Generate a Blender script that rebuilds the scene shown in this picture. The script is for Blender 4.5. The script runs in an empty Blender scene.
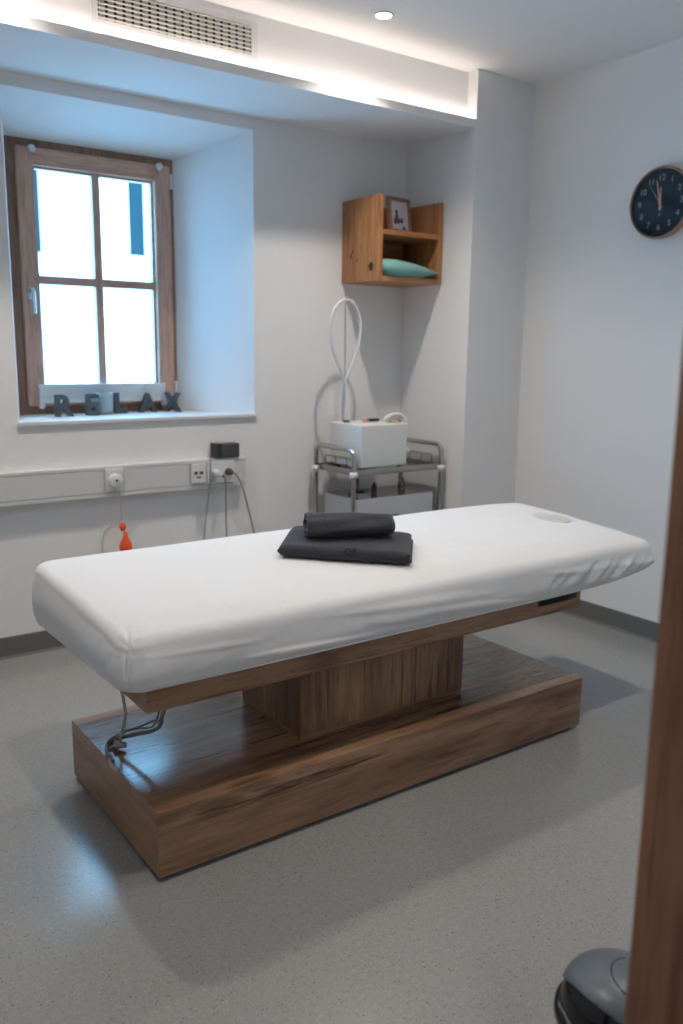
import bpy, bmesh, math, random
from mathutils import Vector, Matrix, noise
random.seed(7)
C = bpy.context.scene.collection
PI = math.pi
V = Vector

# ------------------------------------------------------------------ materials
def mat(name):
    m = bpy.data.materials.new(name); m.use_nodes = True
    nt = m.node_tree; b = nt.nodes['Principled BSDF']
    return m, nt, b
def N(nt, t, **kw):
    n = nt.nodes.new(t)
    for k, v in kw.items():
        if k.startswith('i_'):
            key = k[2:]
            n.inputs[int(key) if key.isdigit() else key].default_value = v
        else: setattr(n, k, v)
    return n
def L(nt, a, ao, b, bi): nt.links.new(a.outputs[ao], b.inputs[bi])
def ramp(nt, stops):
    r = N(nt, 'ShaderNodeValToRGB'); e = r.color_ramp.elements
    while len(e) < len(stops): e.new(.5)
    for k, (p, c) in zip(e, stops): k.position = p; k.color = (*c, 1)
    return r
def coords(nt, sc=(1,1,1), kind='Object', rot=(0,0,0)):
    t = N(nt, 'ShaderNodeTexCoord'); m = N(nt, 'ShaderNodeMapping')
    m.inputs['Scale'].default_value = sc; m.inputs['Rotation'].default_value = rot
    L(nt, t, kind, m, 'Vector'); return m
def plain(name, col, rough=.5, metal=0, bump=0, bscale=200, var=0, **kw):
    m, nt, b = mat(name)
    b.inputs['Base Color'].default_value = (*col, 1)
    b.inputs['Roughness'].default_value = rough; b.inputs['Metallic'].default_value = metal
    for k, v in kw.items(): b.inputs[k.replace('_', ' ')].default_value = v
    c = coords(nt)
    n = N(nt, 'ShaderNodeTexNoise', i_Scale=bscale, i_Detail=3.0); L(nt, c, 'Vector', n, 'Vector')
    if bump:
        bp = N(nt, 'ShaderNodeBump', i_Strength=bump, i_Distance=.001)
        L(nt, n, 'Fac', bp, 'Height'); L(nt, bp, 'Normal', b, 'Normal')
    if var:
        n2 = N(nt, 'ShaderNodeTexNoise', i_Scale=6.0, i_Detail=4.0); L(nt, c, 'Vector', n2, 'Vector')
        lo = tuple(x*(1-var) for x in col); hi = tuple(min(1, x*(1+var)) for x in col)
        r = ramp(nt, [(.3, lo), (.7, hi)]); L(nt, n2, 'Fac', r, 'Fac'); L(nt, r, 'Color', b, 'Base Color')
    return m

def wood(name, dark, mid, light, axis='x', rough=.42, scale=1.0, knots=.5, board=0.0, off=(0,0,0), crack=.6):
    """streaky grain that runs along one axis of the object"""
    m, nt, b = mat(name)
    long, across = 1.1*scale, 11*scale
    sc = {'x': (long, across, across), 'y': (across, long, across), 'z': (across, across, long)}[axis]
    t = N(nt, 'ShaderNodeTexCoord')
    mp = N(nt, 'ShaderNodeMapping'); mp.inputs['Scale'].default_value = sc; mp.inputs['Location'].default_value = off
    L(nt, t, 'Object', mp, 'Vector')
    warp = N(nt, 'ShaderNodeTexNoise', i_Scale=.55, i_Detail=2.0); L(nt, mp, 'Vector', warp, 'Vector')
    add = N(nt, 'ShaderNodeMixRGB', blend_type='ADD'); add.inputs[0].default_value = .9
    L(nt, mp, 'Vector', add, 1); L(nt, warp, 'Color', add, 2)
    g1 = N(nt, 'ShaderNodeTexNoise', i_Scale=1.0, i_Detail=6.0, i_Roughness=.62, i_Distortion=.6); L(nt, add, 'Color', g1, 'Vector')
    g2 = N(nt, 'ShaderNodeTexNoise', i_Scale=7.0, i_Detail=4.0, i_Roughness=.6); L(nt, mp, 'Vector', g2, 'Vector')
    r1 = ramp(nt, [(.3, dark), (.47, mid), (.68, light)]); L(nt, g1, 'Fac', r1, 'Fac')
    r2 = ramp(nt, [(.32, (.62,.58,.55)), (.55, (1,1,1))]); L(nt, g2, 'Fac', r2, 'Fac')
    mul = N(nt, 'ShaderNodeMixRGB', blend_type='MULTIPLY'); mul.inputs[0].default_value = .75
    L(nt, r1, 'Color', mul, 1); L(nt, r2, 'Color', mul, 2)
    last = mul
    if crack:
        cs = {'x': (1.3, 34, 34), 'y': (34, 1.3, 34), 'z': (34, 34, 1.3)}[axis]
        cm_ = N(nt, 'ShaderNodeMapping'); cm_.inputs['Scale'].default_value = tuple(k*scale for k in cs); cm_.inputs['Location'].default_value = off
        L(nt, t, 'Object', cm_, 'Vector')
        cn = N(nt, 'ShaderNodeTexNoise', i_Scale=1.0, i_Detail=5.0, i_Roughness=.7, i_Distortion=.9); L(nt, cm_, 'Vector', cn, 'Vector')
        rc_ = ramp(nt, [(.34, tuple(x*.9 for x in dark)), (.39, (.55,.48,.43)), (.43, (1,1,1))]); L(nt, cn, 'Fac', rc_, 'Fac')
        mc = N(nt, 'ShaderNodeMixRGB', blend_type='MULTIPLY'); mc.inputs[0].default_value = crack
        L(nt, last, 'Color', mc, 1); L(nt, rc_, 'Color', mc, 2); last = mc
    if knots:
        kc = N(nt, 'ShaderNodeMapping')
        ks = {'x': (2.1,6,6), 'y': (6,2.1,6), 'z': (6,6,2.4)}[axis]
        kc.inputs['Scale'].default_value = tuple(k*scale for k in ks); kc.inputs['Location'].default_value = off
        L(nt, t, 'Object', kc, 'Vector')
        v = N(nt, 'ShaderNodeTexVoronoi', i_Scale=1.0); L(nt, kc, 'Vector', v, 'Vector')
        rk = ramp(nt, [(.04, tuple(x*.35 for x in dark)), (.12*(.5+knots), tuple(x*.8 for x in mid)), (.2, (1,1,1))])
        L(nt, v, 'Distance', rk, 'Fac')
        mk = N(nt, 'ShaderNodeMixRGB', blend_type='MULTIPLY'); mk.inputs[0].default_value = knots
        L(nt, last, 'Color', mk, 1); L(nt, rk, 'Color', mk, 2); last = mk
    if board:
        sp = N(nt, 'ShaderNodeSeparateXYZ'); L(nt, t, 'Object', sp, 'Vector')
        ad = N(nt, 'ShaderNodeMath', operation='ADD'); L(nt, sp, 'X', ad, 0); L(nt, sp, 'Y', ad, 1)
        fl = N(nt, 'ShaderNodeMath', operation='SNAP'); fl.inputs[1].default_value = board; L(nt, ad, 'Value', fl, 0)
        wn = N(nt, 'ShaderNodeTexWhiteNoise', noise_dimensions='1D'); L(nt, fl, 'Value', wn, 'W')
        rb = ramp(nt, [(0, (.66,.62,.6)), (1, (1.0,1.0,1.0))]); L(nt, wn, 'Value', rb, 'Fac')
        mb = N(nt, 'ShaderNodeMixRGB', blend_type='MULTIPLY'); mb.inputs[0].default_value = .8
        L(nt, last, 'Color', mb, 1); L(nt, rb, 'Color', mb, 2); last = mb
    L(nt, last, 'Color', b, 'Base Color')
    b.inputs['Roughness'].default_value = rough
    bp = N(nt, 'ShaderNodeBump', i_Strength=.25, i_Distance=.0012); L(nt, g2, 'Fac', bp, 'Height'); L(nt, bp, 'Normal', b, 'Normal')
    return m

def floor_mat():
    m, nt, b = mat('speckled_vinyl')
    c = coords(nt)
    def chips(scale, lo, hi, seedoff):
        mp = N(nt, 'ShaderNodeMapping'); mp.inputs['Location'].default_value = (seedoff, seedoff*2, 0); L(nt, c, 'Vector', mp, 'Vector')
        v = N(nt, 'ShaderNodeTexVoronoi', i_Scale=scale); v.inputs['Randomness'].default_value = 1; L(nt, mp, 'Vector', v, 'Vector')
        s = N(nt, 'ShaderNodeSeparateColor'); L(nt, v, 'Color', s, 'Color')
        pick = N(nt, 'ShaderNodeMath', operation='GREATER_THAN'); pick.inputs[1].default_value = lo; L(nt, s, 'Red', pick, 0)
        near = N(nt, 'ShaderNodeMath', operation='LESS_THAN'); near.inputs[1].default_value = hi; L(nt, v, 'Distance', near, 0)
        mu = N(nt, 'ShaderNodeMath', operation='MULTIPLY'); L(nt, pick, 0, mu, 0); L(nt, near, 0, mu, 1)
        return mu
    base = N(nt, 'ShaderNodeTexNoise', i_Scale=90.0, i_Detail=3.0); L(nt, c, 'Vector', base, 'Vector')
    rb = ramp(nt, [(.3, (.265,.265,.262)), (.7, (.305,.305,.302))]); L(nt, base, 'Fac', rb, 'Fac')
    last = rb
    for sc, lo, hi, off, col in ((130, .90, .24, 1.3, (.40,.40,.395)), (120, .88, .24, 5.1, (.13,.13,.13)), (170, .7, .3, 9.7, (.21,.215,.21)), (160, .75, .3, 3.3, (.34,.34,.335))):
        k = chips(sc, lo, hi, off); mx = N(nt, 'ShaderNodeMixRGB'); mx.inputs[2].default_value = (*col, 1)
        L(nt, k, 0, mx, 0); L(nt, last, 'Color', mx, 1); last = mx
    L(nt, last, 'Color', b, 'Base Color')
    b.inputs['Roughness'].default_value = .2
    n = N(nt, 'ShaderNodeTexNoise', i_Scale=140.0, i_Detail=2.0); L(nt, c, 'Vector', n, 'Vector')
    bp = N(nt, 'ShaderNodeBump', i_Strength=.03, i_Distance=.001); L(nt, n, 'Fac', bp, 'Height'); L(nt, bp, 'Normal', b, 'Normal')
    return m

def towel_mat():
    m, nt, b = mat('charcoal_terry')
    c = coords(nt)
    n = N(nt, 'ShaderNodeTexNoise', i_Scale=420.0, i_Detail=4.0); L(nt, c, 'Vector', n, 'Vector')
    r = ramp(nt, [(.3, (.012,.012,.017)), (.7, (.052,.052,.066))]); L(nt, n, 'Fac', r, 'Fac'); L(nt, r, 'Color', b, 'Base Color')
    bp = N(nt, 'ShaderNodeBump', i_Strength=.7, i_Distance=.002); L(nt, n, 'Fac', bp, 'Height'); L(nt, bp, 'Normal', b, 'Normal')
    b.inputs['Roughness'].default_value = .95; b.inputs['Sheen Weight'].default_value = .12
    return m
def sheet_mat():
    m, nt, b = mat('white_stretch_sheet')
    c = coords(nt)
    b.inputs['Base Color'].default_value = (.70,.70,.705,1); b.inputs['Roughness'].default_value = .85
    b.inputs['Sheen Weight'].default_value = .1
    n = N(nt, 'ShaderNodeTexNoise', i_Scale=900.0, i_Detail=2.0); L(nt, c, 'Vector', n, 'Vector')
    n2 = N(nt, 'ShaderNodeTexNoise', i_Scale=7.0, i_Detail=3.0, i_Distortion=.8); L(nt, c, 'Vector', n2, 'Vector')
    bp2 = N(nt, 'ShaderNodeBump', i_Strength=.25, i_Distance=.01); L(nt, n2, 'Fac', bp2, 'Height')
    bp = N(nt, 'ShaderNodeBump', i_Strength=.2, i_Distance=.0006); L(nt, n, 'Fac', bp, 'Height'); L(nt, bp2, 'Normal', bp, 'Normal'); L(nt, bp, 'Normal', b, 'Normal')
    return m
def glass_mat(name, tint=(1,1,1), gl=.06, rough=.02):
    m, nt, b = mat(name); nt.nodes.remove(b)
    out = nt.nodes['Material Output']
    tr = N(nt, 'ShaderNodeBsdfTransparent'); tr.inputs[0].default_value = (*tint, 1)
    g = N(nt, 'ShaderNodeBsdfGlossy'); g.inputs['Roughness'].default_value = rough
    fr = N(nt, 'ShaderNodeFresnel', i_IOR=1.45)
    mx = N(nt, 'ShaderNodeMixShader'); ge = N(nt, 'ShaderNodeNewGeometry'); fb = N(nt, 'ShaderNodeMath', operation='SUBTRACT'); fb.inputs[0].default_value = 1; L(nt, ge, 'Backfacing', fb, 1)
    mu = N(nt, 'ShaderNodeMath', operation='MULTIPLY'); L(nt, fr, 0, mu, 0); L(nt, fb, 0, mu, 1)
    L(nt, mu, 0, mx, 0); L(nt, tr, 0, mx, 1); L(nt, g, 0, mx, 2); L(nt, mx, 0, out, 0)
    return m
def emit(name, col, s):
    m, nt, b = mat(name)
    b.inputs['Base Color'].default_value = (*col, 1)
    b.inputs['Emission Color'].default_value = (*col, 1); b.inputs['Emission Strength'].default_value = s
    return m

M = dict(
    wall=plain('white_wall_paint', (.83,.825,.82), .9, bump=.08, bscale=260),
    ceil=plain('white_ceiling_paint', (.86,.855,.85), .92, bump=.05, bscale=260),
    floor=floor_mat(),
    skirt=plain('grey_vinyl_skirting', (.15,.152,.15), .5, bump=.05, var=.05),
    oak=wood('oak_base', (.105,.050,.025), (.25,.135,.072), (.37,.215,.122), 'x', .22, knots=.45, off=(.3,.1,.7), crack=.9),
    oak_v=wood('oak_pedestal', (.15,.08,.045), (.30,.175,.10), (.42,.265,.16), 'z', .4, knots=.35, board=.095, off=(2,1,0)),
    oak_f=wood('oak_frame', (.16,.085,.047), (.28,.158,.090), (.38,.225,.13), 'x', .4, knots=.3, off=(5,3,1)),
    pine=wood('pine_shelf', (.32,.115,.038), (.48,.205,.075), (.58,.285,.12), 'z', .45, scale=.9, knots=.25, off=(0,.4,0)),
    pine_x=wood('pine_board', (.32,.115,.038), (.48,.205,.075), (.58,.285,.12), 'x', .45, scale=.9, knots=.2, off=(1,0,0)),
    knot=plain('pine_knot', (.06,.018,.008), .6),
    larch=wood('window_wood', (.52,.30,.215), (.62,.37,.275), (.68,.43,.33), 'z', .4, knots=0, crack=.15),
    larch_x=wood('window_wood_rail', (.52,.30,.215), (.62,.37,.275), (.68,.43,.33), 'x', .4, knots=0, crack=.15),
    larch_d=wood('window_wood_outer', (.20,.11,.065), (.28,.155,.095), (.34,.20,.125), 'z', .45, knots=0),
    walnut=wood('door_wood', (.20,.085,.045), (.32,.15,.085), (.40,.21,.125), 'z', .5, scale=.8, knots=.2, off=(3,0,1)),
    white=plain('white_plastic', (.72,.72,.72), .35, bump=.02),
    white2=plain('white_lacquer', (.74,.74,.73), .3, bump=.02),
    duct=plain('cream_white_duct', (.66,.66,.645), .4, bump=.02),
    silver=plain('pale_silver_housing', (.50,.51,.54), .3, 0.0, bump=.02),
    steel=plain('brushed_steel', (.50,.48,.45), .24, 1.0, bump=.05),
    tray=plain('steel_tray', (.42,.41,.39), .3, 1.0, bump=.05),
    bead=plain('translucent_white_collar', (.78,.78,.78), .4),
    black=plain('gloss_black_plastic', (.008,.008,.009), .12, bump=.02),
    dgrey=plain('dark_grey_plastic', (.065,.065,.07), .4, bump=.03),
    mgrey=plain('satin_grey_plastic', (.115,.13,.15), .38, bump=.03),
    oakcoat=None, cable=plain('grey_cable', (.20,.19,.18), .5), cable_w=plain('pale_cable', (.48,.46,.43), .5),
    orange=plain('orange_red_plastic', (.85,.09,.02), .4, bump=.02),
    copper=plain('copper_metal', (.72,.36,.24), .35, .6),
    copper_s=plain('copper_case', (.42,.25,.175), .38, .6),
    navy=plain('navy_dial', (.005,.012,.022), .6, Specular_IOR_Level=.15),
    mint=plain('mint_cloth', (.19,.40,.365), .85, bump=.2, bscale=300),
    sheet=sheet_mat(), towel=towel_mat(),
    towel_band=plain('woven_towel_band', (.034,.034,.042), .85, bump=.3, bscale=500),
    thread=plain('towel_lettering', (.010,.010,.014), .8),
    letter=plain('weathered_grey_wood', (.075,.095,.105), .8, bump=.4, bscale=60, var=.45),
    grille=plain('grille_paint', (.42,.41,.35), .5), grille_d=plain('grille_shadow_black', (.02,.02,.02), .8),
    glass=glass_mat('window_glass', (.97,.99,1.0)), cglass=glass_mat('clock_glass', (.93,.95,.97)),
    jar=plain('frosted_candle_glass', (.30,.38,.41), .12),
    blind=plain('pale_blind_cloth', (.70,.73,.74), .75, bump=.1),
    render=plain('facade_render', (.86,.85,.82), .9, bump=.2, bscale=30),
    pane=plain('facade_dark_pane', (.018,.036,.040), .4, Specular_IOR_Level=.05),
    photo=plain('photo_paper', (.42,.40,.43), .4), ink=plain('photo_figures', (.07,.03,.04), .6),
    fbrown=plain('photo_frame_wood', (.23,.12,.075), .5, bump=.1),
    ring=plain('downlight_ring', (.6,.6,.6), .4),
    led=emit('led_strip_glow', (1.0,.87,.79), 16.0),
    bulb=emit('downlight_glow', (1.0,.97,.93), 40.0),
    chrome=plain('satin_silver_metal', (.62,.62,.62), .25, .9),
)

M.pop('oakcoat')
M['oak_end'] = wood('oak_base_end', (.105,.050,.025), (.25,.135,.072), (.37,.215,.122), 'y', .3, knots=.4, off=(.7,.2,.1), crack=.9)
M['oak_fend'] = wood('oak_frame_end', (.16,.085,.047), (.28,.158,.090), (.38,.225,.13), 'y', .4, knots=.2, off=(5,3,1))
cb_ = M['oak'].node_tree.nodes['Principled BSDF']; cb_.inputs['Coat Weight'].default_value = .6; cb_.inputs['Coat Roughness'].default_value = .16
# ------------------------------------------------------------------ mesh helpers (world coordinates)
def new(): return bmesh.new()
def box(bm, x0, x1, y0, y1, z0, z1, mtx=None):
    vs = [bm.verts.new((x, y, z)) for z in (z0, z1) for y in (y0, y1) for x in (x0, x1)]
    if mtx:
        for v in vs: v.co = mtx @ v.co
    for f in ((0,2,3,1),(4,5,7,6),(0,1,5,4),(2,6,7,3),(0,4,6,2),(1,3,7,5)): bm.faces.new([vs[i] for i in f])
    return vs
def bbox_(*a, bev=.003, seg=2, mtx=None):
    """bevelled box"""
    bm = new(); box(bm, *a, mtx=mtx)
    bmesh.ops.bevel(bm, geom=list(bm.edges), offset=bev, segments=seg, profile=.7, affect='EDGES')
    return bm
def merge(bm, other):
    me = bpy.data.meshes.new('tmp'); other.to_mesh(me); other.free(); bm.from_mesh(me); bpy.data.meshes.remove(me); return bm
def prism(bm, poly, h0, h1, mtx=Matrix()):
    """poly in local xy, from h0 to h1 in local z"""
    a = [bm.verts.new(mtx @ V((x, y, h0))) for x, y in poly]; b = [bm.verts.new(mtx @ V((x, y, h1))) for x, y in poly]
    bm.faces.new(a[::-1]); bm.faces.new(b)
    n = len(poly)
    for i in range(n): bm.faces.new((a[i], a[(i+1) % n], b[(i+1) % n], b[i]))
def smooth_path(pts, k=8):
    pts = [V(p) for p in pts]; out = []
    for i in range(len(pts)-1):
        p0 = pts[max(i-1, 0)]; p1 = pts[i]; p2 = pts[i+1]; p3 = pts[min(i+2, len(pts)-1)]
        for j in range(k):
            t = j/k
            out.append(.5*((2*p1)+(p2-p0)*t+(2*p0-5*p1+4*p2-p3)*t*t+(3*p1-p0-3*p2+p3)*t**3))
    out.append(pts[-1]); return out
def tube(bm, pts, r, seg=10, smooth=True, k=8, cap=True):
    P = smooth_path(pts, k) if smooth else [V(p) for p in pts]
    n = len(P); rr = r if callable(r) else (lambda t: r)
    up = None; rings = []
    for i, p in enumerate(P):
        d = (P[min(i+1, n-1)]-P[max(i-1, 0)]).normalized()
        if up is None: up = d.orthogonal().normalized()
        up = (up-d*up.dot(d)).normalized(); s = d.cross(up)
        R = rr(i/(n-1))
        rings.append([bm.verts.new(p+(up*math.cos(a)+s*math.sin(a))*R) for a in (2*PI*j/seg for j in range(seg))])
    for a, b in zip(rings, rings[1:]):
        for j in range(seg): bm.faces.new((a[j], a[(j+1) % seg], b[(j+1) % seg], b[j]))
    if cap: bm.faces.new(rings[0][::-1]); bm.faces.new(rings[-1])
    return bm
def lathe(bm, prof, c, seg=32, mtx=None, cap=True):
    """prof: (r, z) list; axis local z through c"""
    mtx = mtx or Matrix.Translation(c)
    rings = [[bm.verts.new(mtx @ V((r*math.cos(2*PI*j/seg), r*math.sin(2*PI*j/seg), z))) for j in range(seg)] for r, z in prof]
    for a, b in zip(rings, rings[1:]):
        for j in range(seg): bm.faces.new((a[j], a[(j+1) % seg], b[(j+1) % seg], b[j]))
    if cap: bm.faces.new(rings[0][::-1]); bm.faces.new(rings[-1])
    return bm
def ball(bm, c, r, sc=(1,1,1), u=16, v=10):
    bmesh.ops.create_uvsphere(bm, u_segments=u, v_segments=v, radius=r, matrix=Matrix.Translation(c) @ Matrix.Diagonal((*sc, 1)))
    return bm
def bend_corner(p0, p1, p2, r, k=6):
    p0, p1, p2 = V(p0), V(p1), V(p2); a = (p0-p1).normalized(); b = (p2-p1).normalized()
    s, e = p1+a*r, p1+b*r; out = []
    for i in range(k+1):
        t = i/k; out.append(s*(1-t)**2+p1*2*t*(1-t)+e*t*t)
    return out

def obj(name, bm, m, parent=None, smooth=False, angle=None):
    bmesh.ops.recalc_face_normals(bm, faces=bm.faces)
    me = bpy.data.meshes.new(name)
    if parent is not None:
        w = V(); q = parent
        while q is not None: w += q.location; q = q.parent
        bmesh.ops.translate(bm, verts=bm.verts, vec=-w)
    if smooth or angle:
        for f in bm.faces: f.smooth = True
    bm.to_mesh(me); bm.free()
    for mm in (m if isinstance(m, (list, tuple)) else [m]): me.materials.append(mm)
    o = bpy.data.objects.new(name, me); C.objects.link(o)
    if parent is not None: o.parent = parent
    if angle:
        me.set_sharp_from_angle(angle=math.radians(angle))
    return o
def thing(name, label, cat, loc=(0,0,0), group=None):
    o = bpy.data.objects.new(name, None); C.objects.link(o); o.location = loc
    o.empty_display_size = .05
    o['label'] = label; o['category'] = cat
    if group: o['group'] = group
    return o
def tag(o, label, cat, group=None):
    o['label'] = label; o['category'] = cat
    if group: o['group'] = group
    return o
def struct(name, bm, m, parent=None, **k):
    o = obj(name, bm, m, parent, **k)
    if parent is None: o['kind'] = 'structure'
    return o
def recentre(o):
    """put the origin of a single-mesh thing at its own base"""
    me = o.data; c = [sum(v.co[i] for v in me.vertices)/len(me.vertices) for i in (0, 1)] + [min(v.co[2] for v in me.vertices)]
    c = V(c); me.transform(Matrix.Translation(-c)); o.location = o.location + c; return o

# ------------------------------------------------------------------ room dimensions
XL, XP, XR = -.55, 3.141, 3.553
YF, YLIP, YFACE, YB, YW = .56, 3.283, 3.352, 3.8155, 4.20
ZC, ZS, ZLT = 2.7455, 2.474, 2.513

bm = new(); box(bm, XL-.2, XR+.2, -1.6, YB+.02, -.12, 0); struct('floor', bm, M['floor'])
bm = new(); box(bm, XL-.2, XR+.2, -1.6, YB+.5, ZC, ZC+.15); struct('ceiling', bm, M['ceil'])
# back wall with a splayed window recess
OX0, OX1, OZ0, OZ1 = 1.003, 2.175, 1.040, 2.420
IX0, IX1, IZ0, IZ1 = 1.108, 1.926, 1.040, 2.312
bm = new()
def rect(x0, x1, z0, z1, y): return [bm.verts.new((x, y, z)) for x, z in ((x0,z0),(x1,z0),(x1,z1),(x0,z1))]
A = rect(XL-.2, XR+.2, -.12, ZC+.15, YB); B = rect(OX0, OX1, OZ0, OZ1, YB); D_ = rect(IX0, IX1, IZ0, IZ1, YW)
E_ = rect(IX0, IX1, IZ0, IZ1, YW+.08); F_ = rect(XL-.2, XR+.2, -.12, ZC+.15, YW+.08)
for a, b in ((A, B), (B, D_), (D_, E_), (E_, F_), (F_, A)):
    for i in range(4): bm.faces.new((a[i], a[(i+1) % 4], b[(i+1) % 4], b[i]))
struct('wall_back', bm, M['wall'])
bm = new(); box(bm, XR, XR+.2, -1.6, YB+.3, 0, ZC); struct('wall_right', bm, M['wall'])
bm = new(); box(bm, XL-.2, XL, -1.6, YB+.3, 0, ZC); struct('wall_left', bm, M['wall'])
# corner pier beside the alcove and the dropped bulkhead with its cove lip
bm = new(); box(bm, XP, XR+.02, YLIP, YB+.02, 0, ZC+.02); struct('wall_corner_pier', bm, M['wall'])
bm = new(); box(bm, XL-.02, XP, YFACE, YB+.02, ZS, ZC+.02); box(bm, XL-.02, XP, YLIP+.012, YFACE, ZS, ZS+.010)
box(bm, XL-.02, XP, YLIP, YLIP+.012, ZS, ZLT); struct('ceiling_bulkhead', bm, M['wall'])
bm = new(); box(bm, XL, XP-.002, YFACE-.050, YFACE-.034, ZS+.011, ZS+.018)
tag(obj('led_strip', bm, M['led']), 'glowing light strip hidden in the cove ledge under the ventilation grille', 'light strip')

# front wall around the doorway the photograph is taken from
DX0, DX1, DZ = -.08, .866, 2.12
bm = new(); box(bm, XL, DX0-.03, .36, YF, 0, ZC); box(bm, DX1+.03, XR, .36, YF, 0, ZC); box(bm, DX0-.03, DX1+.03, .36, YF, DZ+.03, ZC)
struct('wall_front', bm, M['wall'])
def frame_part(x0, x1, z0, z1): 
    return bbox_(x0, x1, .34, YF+.004, z0, z1, bev=.004)
bm = frame_part(DX1, DX1+.034, 0.001, DZ+.034)
merge(bm, bbox_(DX1+.034, DX1+.10, .34, .362, 0.001, DZ+.1, bev=.003))
dj = obj('door_1', bm, M['walnut'], angle=40); dj['kind'] = 'structure'
bm = frame_part(DX0-.034, DX0, 0.001, DZ+.034); obj('door_jamb', bm, M['walnut'], dj)
bm = frame_part(DX0, DX1, DZ, DZ+.034); obj('door_head', bm, M['walnut'], dj)

bm = new(); box(bm, XL-.2, XR+.2, -1.8, -1.6, 0, ZC); struct('wall_hall_sky_block', bm, M['wall'])  # unseen wall added to keep sky light from leaking in behind the camera
# skirting: welded vinyl strip with a rounded top edge
def skirt(name, p, q, nrm):
    p, q, n = V(p), V(q), V(nrm); bm = new()
    prof = [(0,0),(.012,0),(.005,.012),(.004,.094),(.002,.0993),(0,.0993)]
    a = [bm.verts.new(p+n*u+V((0,0,z))) for u, z in prof]; b = [bm.verts.new(q+n*u+V((0,0,z))) for u, z in prof]
    bm.faces.new(a); bm.faces.new(b[::-1])
    for i in range(len(prof)): bm.faces.new((a[i], a[(i+1)%len(prof)], b[(i+1)%len(prof)], b[i]))
    struct(name, bm, M['skirt'])
skirt('baseboard_back', (XL,YB,0), (XP,YB,0), (0,-1,0))
skirt('baseboard_right', (XR,YF,0), (XR,YLIP,0), (-1,0,0))
skirt('baseboard_left', (XL,YF,0), (XL,YB,0), (1,0,0))
skirt('baseboard_pier', (XP-.004,YLIP,0), (XR,YLIP,0), (0,-1,0))
skirt('baseboard_alcove', (XP,YLIP,0), (XP,YB,0), (-1,0,0))

# ------------------------------------------------------------------ window
win = bpy.data.objects.new('window_1', None); C.objects.link(win); win.location = (1.517, YW, 1.056); win['kind'] = 'structure'
def hole_frame(bm, o, i, y0, y1):
    """rectangular ring: outer o and inner i = (x0,x1,z0,z1)"""
    (ox0,ox1,oz0,oz1), (ix0,ix1,iz0,iz1) = o, i
    box(bm, ox0, ix0, y0, y1, oz0, oz1); box(bm, ix1, ox1, y0, y1, oz0, oz1)
    box(bm, ix0, ix1, y0, y1, oz0, iz0); box(bm, ix0, ix1, y0, y1, iz1, oz1)
FO = (1.108,1.926,1.056,2.312); SO = (1.150,1.905,1.098,2.276)
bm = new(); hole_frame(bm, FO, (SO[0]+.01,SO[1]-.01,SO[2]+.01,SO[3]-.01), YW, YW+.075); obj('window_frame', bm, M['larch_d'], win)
bm = new(); GO = (1.228,1.822,1.175,2.200)
box(bm, SO[0], GO[0], YW-.016, YW+.05, SO[2], SO[3]); box(bm, GO[1], SO[1], YW-.016, YW+.05, SO[2], SO[3])
bmesh.ops.bevel(bm, geom=list(bm.edges), offset=.004, segments=2, affect='EDGES')
sash = obj('sash', bm, M['larch'], win)
bm = new(); box(bm, GO[0], GO[1], YW-.015, YW+.05, SO[2], GO[2]); box(bm, GO[0], GO[1], YW-.015, YW+.05, GO[3], SO[3]-.001)
obj('sash_rail', bm, M['larch_x'], sash)
# glazing beads, mullion and transom
bm = new()
hole_frame(bm, GO, (GO[0]+.012,GO[1]-.012,GO[2]+.012,GO[3]-.012), YW+.012, YW+.045)
obj('glazing_bead', bm, M['larch_x'], sash)
bm = bbox_(1.507,1.546, YW+.004, YW+.046, GO[2], GO[3], bev=.005); obj('mullion', bm, M['larch'], sash)
bm = bbox_(GO[0],GO[1], YW+.006, YW+.047, 1.670,1.710, bev=.005); obj('transom', bm, M['larch_x'], sash)
for x0, x1 in ((GO[0]+.008, 1.510), (1.543, GO[1]-.008)):
    for z0, z1 in ((GO[2]+.008, 1.674), (1.706, GO[3]-.008)):
        bm = new(); box(bm, x0, x1, YW+.026, YW+.032, z0, z1); obj('glass_pane', bm, M['glass'], sash)
# handle with rose
bm = bbox_(1.172,1.196, YW-.022, YW-.014, 1.595,1.655, bev=.003)
tube(bm, [(1.184,YW-.018,1.635),(1.184,YW-.055,1.635)], .009, smooth=False)
tube(bm, [(1.184,YW-.052,1.642),(1.187,YW-.058,1.62),(1.189,YW-.058,1.53)], lambda t: .010-.002*t)
obj('window_handle', bm, M['chrome'], win, angle=40)
for z in (2.205, 1.175):
    bm = new(); tube(bm, [(1.912,YW-.014,z-.035),(1.912,YW-.014,z+.035)], .009, smooth=False); obj('hinge_cover', bm, M['white'], win, angle=50)
bm = bbox_(OX0-.012, OX1+.012, YB-.016, YW+.002, OZ0, OZ0+.016, bev=.003)
# trim the ledge to the splayed recess
for v in bm.verts:
    if v.co.y > YB:
        t = (v.co.y-YB)/(YW-YB); v.co.x = v.co.x + ((OX0-v.co.x)*1+ (IX0-OX0)*t if v.co.x < 1.5 else (OX1-v.co.x)+(IX1-OX1)*t)
struct('window_sill', bm, plain('sill_white', (.72,.72,.72), .35), win, angle=40)

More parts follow.
